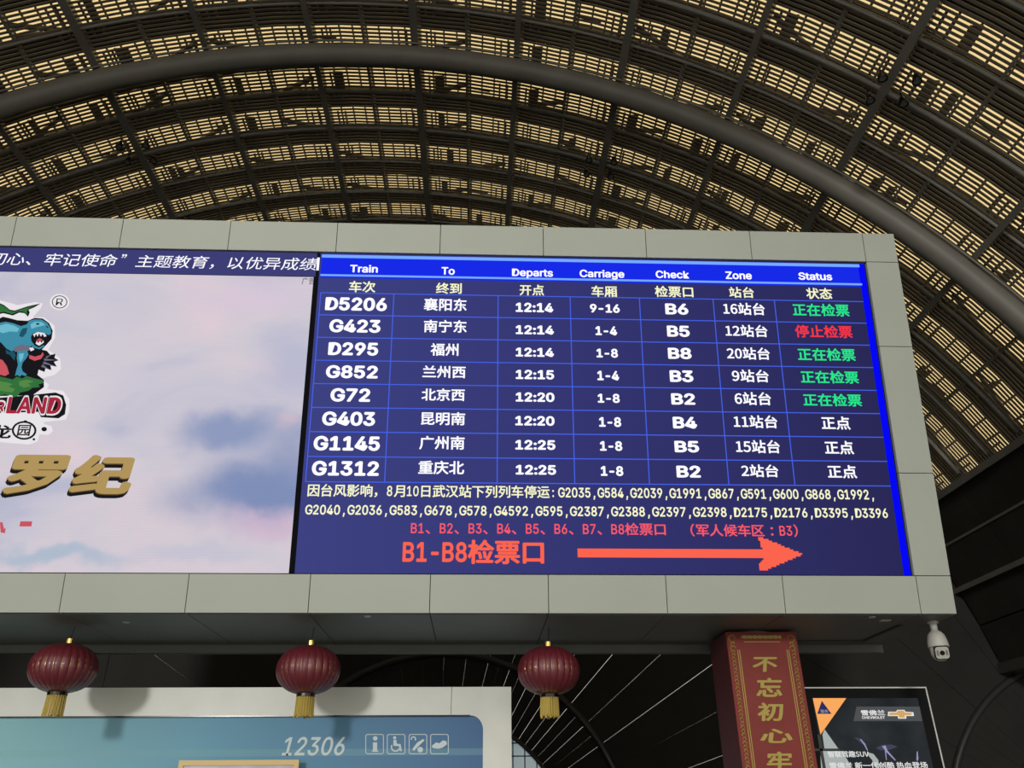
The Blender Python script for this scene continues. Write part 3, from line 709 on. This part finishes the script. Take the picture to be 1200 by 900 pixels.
FACE = put('sign_face', [(xil,YS+.05,zb),(xi,YS+.05,zb),(xi,YS+.05,zi),(xil,YS+.05,zi),(xil,YS+.09,zb),(xi,YS+.09,zb),(xi,YS+.09,zi),(xil,YS+.09,zi)], [(0,1,2,3),(7,6,5,4),(0,4,5,1),(1,5,6,2),(2,6,7,3),(3,7,4,0)], M['bluesign'], SG)
MB().box((xil,YS-.004,zi-.012),(xi-rc,YS+.03,zi+.006)).put('frame_gasket', M['black'], SG)
def yflat(name, V_, F_, Y, mt, parent):
    m_ = len(V_)//_ncopy.get(len(V_), 1)      # stroke layers lie 0.15 mm apart
    return put(name, [(a,Y-.00015*(i//m_),b_) for i,(a,b_) in enumerate(V_)], F_, mt, parent)
def ytxt(s, x0, x1, y0, y1, Y, mt, parent, bold=.02, shear=0, name='lettering'):
    p0 = atY(x0,(y0+y1)/2,Y); p1 = atY(x1,(y0+y1)/2,Y); xm = (x0+x1)/2
    V_, F_ = fitbox(s, p0.x, p1.x, atY(xm,y1,Y).z, atY(xm,y0,Y).z, bold, shear); return yflat(name, V_, F_, Y, mt, parent)
YP = YS+.046
ytxt('12306', 331, 404, 863.5, 885.5, YP, M['greyprint'], FACE, .02, .18)
from mathutils.geometry import tessellate_polygon
def yp(name, pts, Y, mt, parent):
    P = [atY(x,y,Y) for x,y in pts]; tri = tessellate_polygon([[Vector((p.x,p.z,0)) for p in P]]); return put(name, P, [tuple(t) for t in tri], mt, parent)
def rring(cx, cy, hw, hh, r, t):
    def rr(w_, h_, r_): 
        o = []
        for sx, sy, a0 in ((1,1,0),(-1,1,90),(-1,-1,180),(1,-1,270)):
            for k in range(5): a = radians(a0+k*22.5); o.append((cx+sx*(w_-r_)+r_*cos(a), cy+sy*(h_-r_)+r_*sin(a)))
        return o
    A = rr(hw,hh,r); B_ = rr(hw-t,hh-t,max(r-t,.5)); n = len(A)
    P = [atY(x,y,YP) for x,y in A+B_]; put('pictogram_border', P, [(i,(i+1)%n,n+(i+1)%n,n+i) for i in range(n)], M['greyprint'], FACE)
def ydisc(x, y, r, nm='pictogram', n=14, mt=None, Y=None, par=None): yp(nm, [(x+r*cos(2*pi*k/n), y+r*sin(2*pi*k/n)) for k in range(n)], Y or YP, mt or M['greyprint'], par or FACE)
for cx in (439, 464.2, 489.8, 515): rring(cx, 872, 10.8, 11.8, 2.5, .9)
ydisc(439.7,865.3,2.7); yp('pictogram', [(437,870),(442,870),(442,879),(443.5,881),(435.5,881),(437,879)], YP, M['greyprint'], FACE)
ydisc(462.5,864.5,1.9); yp('pictogram', [(461,867),(464.5,867),(465,871.5),(469.5,872),(471,880),(468.6,880.3),(467.5,874.5),(461,874)], YP, M['greyprint'], FACE)
P_ = [(463.5+5.6*cos(radians(a)), 875.5+5.6*sin(radians(a))) for a in range(10,230,20)]+[(463.5+4.0*cos(radians(a)), 875.5+4.0*sin(radians(a))) for a in range(210,9,-20)]
yp('pictogram', P_, YP, M['greyprint'], FACE)
yp('pictogram', [(483,878),(489,870),(496,866),(497.5,867.5),(493,872),(491,874),(485,880)], YP, M['greyprint'], FACE); ydisc(492.5,878.5,3.3)
P_ = [(484.5+3.2*cos(radians(a)), 866+3.2*sin(radians(a))) for a in range(-200,60,20)]+[(484.5+1.8*cos(radians(a)), 866+1.8*sin(radians(a))) for a in range(40,-201,-20)]
yp('pictogram', P_, YP, M['greyprint'], FACE)
yp('pictogram', [(506,874),(511,870),(515,871),(519,867.5),(523,868.5),(524,872),(519,876),(514,877.5),(507,876.5)], YP, M['greyprint'], FACE)

# gold-framed picture in front of the sign, only its top edge in view
YG = 14.1
g0, g1_ = atY(210,891,YG), atY(350.5,891,YG); zg = g0.z; gz0 = .0
GF = empty('framed_notice', ((g0.x+g1_.x)/2, YG, 0)); tag(GF, 'gold-framed notice stand with a pale purple picture in front of the blue sign', 'notice board')
t_ = .075
for nm, a, b_ in (('frame_rail',(g0.x,YG,zg-t_),(g1_.x,YG+.06,zg)),('frame_rail',(g0.x,YG,.3),(g1_.x,YG+.06,.3+t_)),('frame_stile',(g0.x,YG,.3+t_),(g0.x+t_,YG+.06,zg-t_)),('frame_stile',(g1_.x-t_,YG,.3+t_),(g1_.x,YG+.06,zg-t_))):
    MB().box(a, b_).put(nm, M['giltframe'], GF)
MB().box((g0.x+t_,YG+.02,.3+t_),(g1_.x-t_,YG+.05,zg-t_)).put('picture', mat('purple_picture', (.33,.28,.36), .3, noise=.3, nscale=2), GF)
for x in (g0.x+.1, g1_.x-.2): MB().box((x,YG-.1,0),(x+.1,YG+.16,.3)).put('foot', M['gold'], GF)

# ------------------------------------------------------------------ red column
YC = 13.1
tl = atY(850.3,741,YC); tr_ = atY(932,740.5,YC); ztop = (tl.z+tr_.z)/2; x0c, x1c = tl.x, tr_.x
dpt = 1.0
RC = empty('red_column', ((x0c+x1c)/2, YC+dpt/2, 0)); tag(RC, 'square red banner column with gold vertical characters below the right half of the board', 'column')
MB().box((x0c,YC,0),(x1c,YC+.03,ztop)).put('front_panel', M['colred'], RC)
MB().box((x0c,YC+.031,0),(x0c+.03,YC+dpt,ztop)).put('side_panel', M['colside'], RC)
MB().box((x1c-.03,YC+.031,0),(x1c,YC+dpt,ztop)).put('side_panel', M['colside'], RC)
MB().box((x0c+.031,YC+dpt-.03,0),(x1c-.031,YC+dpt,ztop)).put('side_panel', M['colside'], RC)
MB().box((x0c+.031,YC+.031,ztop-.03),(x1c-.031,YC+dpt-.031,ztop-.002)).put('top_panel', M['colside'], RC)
MB().lathe([(.36,ztop),(.36,ZB-.012)], 28, ((x0c+x1c)/2,YC+.5,0)).put('round_neck', M['pillar'], RC, smooth=True)
YF = YC-.004
for t in (('不',881.7,911.7,770,787.3),('忘',885,917.3,794.3,816.7),('初',887.3,919.3,823.3,845),('心',890,928.3,854,870.7),('牢',898,929,880.7,902.5)):
    ytxt(*t, YF, M['colgold'], RC, .03, .12)
xa, xb_ = x0c+.155, x1c-.155
gl = MB(); 
for x in (xa, xa+.03, xb_, xb_-.03): MB().box((x-.006,YF,0.3),(x+.006,YC,ztop-.27)).put('gold_line', M['colgold'], RC)
# top cartouche
zc = ztop-.19
MB().box((xa+.12,YF,ztop-.155),(xb_-.12,YC,ztop-.145)).put('gold_line', M['colgold'], RC)
cart = MB()
for k in range(27):
    x = xa+.10+(xb_-xa-.2)*k/26; h_ = .030+.022*abs(sin(k*.9)); cart.box((x-.014,YF,ztop-.075-h_/2),(x+.012,YC,ztop-.075+h_/2))
for sx, xx in ((1, x0c+.09), (-1, x1c-.09)):
    for r_, cz in ((.055,ztop-.1),(.03,ztop-.19),(.04,ztop-.25)):
        pts = [(xx+sx*r_*cos(t/8*2*pi*.85), YF, cz+r_*sin(t/8*2*pi*.85)) for t in range(9)]; cart.tube(pts, .008, 4)
tag(cart.put('gold_cartouche', M['colgold'], RC), kind='stuff')
bd = MB(); z = .35; k = 0
while z < ztop-.3:
    for x in (x0c+.08, x1c-.08):
        s = 1 if k % 2 else -1
        pts = [(x+s*.028*cos(t*.9), YF, z+.026*sin(t*.9)) for t in range(7)]; bd.tube(pts, .006, 3, False)
    z += .055; k += 1
tag(bd.put('scroll_border', M['colgold'], RC), kind='stuff')

# ------------------------------------------------------------------ advert light box behind the column
YA = 15.0
at_ = atY(1084,806.5,YA); al = atY(925,805,YA); zA = at_.z
AB = empty('advert_light_box', ((al.x+at_.x)/2, YA, 0)); tag(AB, 'black framed upright advert light box with orange corner triangle, right of the red column', 'advert box')
MB().box((al.x,YA,0),(at_.x,YA+.25,zA)).put('cabinet', M['matte'], AB)
MB().box((al.x,YA-.012,zA-.0),(at_.x+.02,YA+.25,zA+.022)).put('edge_trim', M['white'], AB)
MB().box((at_.x,YA-.012,0),(at_.x+.022,YA+.25,zA)).put('edge_trim', M['white'], AB)
s0 = atY(952,818.5,YA); s1 = atY(1075.5,820,YA)
mt, nt, N, L, tc, sep, e = scr_mat('dark_storm_advert')
nz = N('ShaderNodeTexNoise'); nz.inputs['Scale'].default_value = 1.3; nz.inputs['Detail'].default_value = 5; L(tc.outputs['Object'], nz.inputs['Vector'])
rp = ramp(N, [(.35,(33,36,38)),(.6,(46,49,52)),(.75,(58,60,68))]); L(nz.outputs['Fac'], rp.inputs[0]); L(rp.outputs[0], e.inputs[0]); M['storm'] = mt
E['orange'] = emit('orange_print', (250,170,95)); E['navyp'] = emit('navy_print', (48,44,98)); E['silver'] = emit('silver_print', (168,176,174)); E['charcoal'] = emit('charcoal_print', (78,80,82)); E['bolt'] = emit('lightning_print', (150,150,190)); E['glow'] = emit('cloud_glow_print', (66,68,88)); E['amber'] = emit('amber_emblem', (214,165,95))
SA = put('advert_screen', [(s0.x,YA-.006,1.2),(s1.x,YA-.006,1.2),(s1.x,YA-.006,s0.z),(s0.x,YA-.006,s0.z),(s0.x,YA,1.2),(s1.x,YA,1.2),(s1.x,YA,s0.z),(s0.x,YA,s0.z)], [(0,1,2,3),(7,6,5,4),(0,4,5,1),(1,5,6,2),(2,6,7,3),(3,7,4,0)], M['storm'], AB)
Ya = YA-.010
def zc_(l): return [(940+x/7.06, 800+y/7.06) for x, y in l]
yp('orange_corner', zc_([(88,128),(365,128),(152,430)]), Ya, E['orange'], SA)
yp('corner_triangle', zc_([(163,150),(243,258),(125,258)]), Ya-.003, E['navyp'], SA)
ytxt('服务', 961.5, 970.5, 831.5, 835.5, Ya-.006, E['silver'], SA, 0)
yp('silver_shape', zc_([(168,430),(185,385),(298,545),(185,545)]), Ya-.001, E['silver'], SA)
yp('silver_shape', zc_([(150,566),(330,566),(400,680),(420,760),(160,760)]), Ya-.001, E['silver'], SA)
yp('silver_shape', zc_([(540,575),(590,590),(630,640),(640,700),(600,700),(580,640),(545,600)]), Ya-.001, E['silver'], SA)
yp('logo_plate', zc_([(450,198),(972,198),(995,318),(425,318)]), Ya-.001, E['charcoal'], SA)
ytxt('雪佛兰', 1009, 1037, 832, 838.5, Ya-.004, E['lit_white'], SA, .03); ytxt('CHEVROLET', 1010, 1037, 839.3, 842.4, Ya-.004, E['lit_white'], SA, .04)
yp('car_emblem', zc_([(712,240),(778,240),(786,225),(845,225),(855,240),(920,244),(926,276),(862,276),(862,298),(795,298),(790,276),(708,276)]), Ya-.003, E['lit_white'], SA)
yp('car_emblem', zc_([(726,247),(784,247),(792,231),(840,231),(848,247),(912,250),(900,268),(850,268),(848,290),(802,288),(796,268),(716,268)]), Ya-.006, E['amber'], SA)
for c in (((430,452),(490,462),(540,520),(500,510)),((610,540),(660,515),(740,512),(790,530),(720,556),(650,560))): yp('storm_cloud', zc_(c), Ya-.001, E['glow'], SA)
for c in (((478,470),(488,468),(520,505),(545,560),(538,562),(512,515)),((660,525),(690,520),(705,560),(775,640),(768,645),(695,572),(700,640),(694,640),(684,556)),((948,570),(956,568),(962,630),(955,650),(946,640))): yp('lightning_bolt', zc_(c), Ya-.002, E['bolt'], SA)
MB().box((atY(957,860,YA).x,YA-.02,0),(atY(960.5,860,YA).x,YA-.014,atY(957,861,YA).z)).put('mullion', M['black'], AB)
zz0 = atY(960,880,YA).z; MB().box((al.x,YA-.02,zz0),(atY(984,880,YA).x,YA-.014,zz0+.035)).put('mullion', M['black'], AB)
ytxt('智联驾趣SUV', 970, 1018, 880, 887.5, Ya-.006, E['lit_white'], SA, .02)
ytxt('雪佛兰 新一代创酷 热血登场', 972, 1087, 893, 901, Ya-.006, E['lit_white'], SA, .02)

# ------------------------------------------------------------------ dome security camera
PB_ = atZ(1092.5, 728, ZB-.01)
bs = Vector((PB_.x, PB_.y, ZB-.01))
SCM = empty('security_camera', bs); tag(SCM, 'white dome security camera hanging from the right end of the board', 'camera')
MB().lathe([(0,0),(.085,0),(.085,-.03),(.055,-.04),(.05,-.14),(.065,-.15),(.065,-.19),(.075,-.2)], 20).put('mount', M['camw'], SCM, local=True, smooth=True)
MB().lathe([(.05,-.15),(.085,-.165),(.12,-.21),(.142,-.29),(.15,-.37),(.153,-.385),(.14,-.39),(0,-.39)], 32).put('top_shell', M['camw'], SCM, local=True, smooth=True)
MB().lathe([(.132,-.39),(.135,-.43),(.125,-.50),(.095,-.555),(.05,-.585),(0,-.59)], 32).put('lower_housing', M['camw'], SCM, local=True, smooth=True)
# face looking out toward the hall, tilted down
fc = Vector((-.015,-.075,-.465)); dirn = Vector((-.32,-.86,-.38)).normalized(); ax = Vector((1,-.37,0)); ax = (ax-dirn*ax.dot(dirn)).normalized(); ay = dirn.cross(ax)*-1
def facep(name, w_, h_, r_, dep0, dep1, mt, cx=0, cy=0, n=6):
    o = []
    for sx, sy, a0 in ((1,1,0),(-1,1,90),(-1,-1,180),(1,-1,270)):
        for k in range(n): a = radians(a0+k*90/(n-1)); o.append((cx+sx*(w_-r_)+r_*cos(a), cy+sy*(h_-r_)+r_*sin(a)))
    nn = len(o); P = [fc+ax*a+ay*b+dirn*dep0 for a,b in o]+[fc+ax*a+ay*b+dirn*dep1 for a,b in o]
    return put(name, P, [tuple(range(nn)), tuple(range(nn,2*nn))[::-1]]+[(i,(i+1)%nn,nn+(i+1)%nn,nn+i) for i in range(nn)], mt, SCM, local=True)
facep('face_recess', .108, .100, .045, -.03, .050, M['black'])
facep('face_plate', .092, .086, .04, -.02, .062, M['camw'])
facep('lens', .034, .034, .034, .055, .07, M['black'], 0, 0, 6)
for sx in (-1, 1): facep('infrared_panel', .014, .038, .01, .055, .066, M['pillar'], sx*.062, 0)

bpy.data.scenes.remove(_ts)
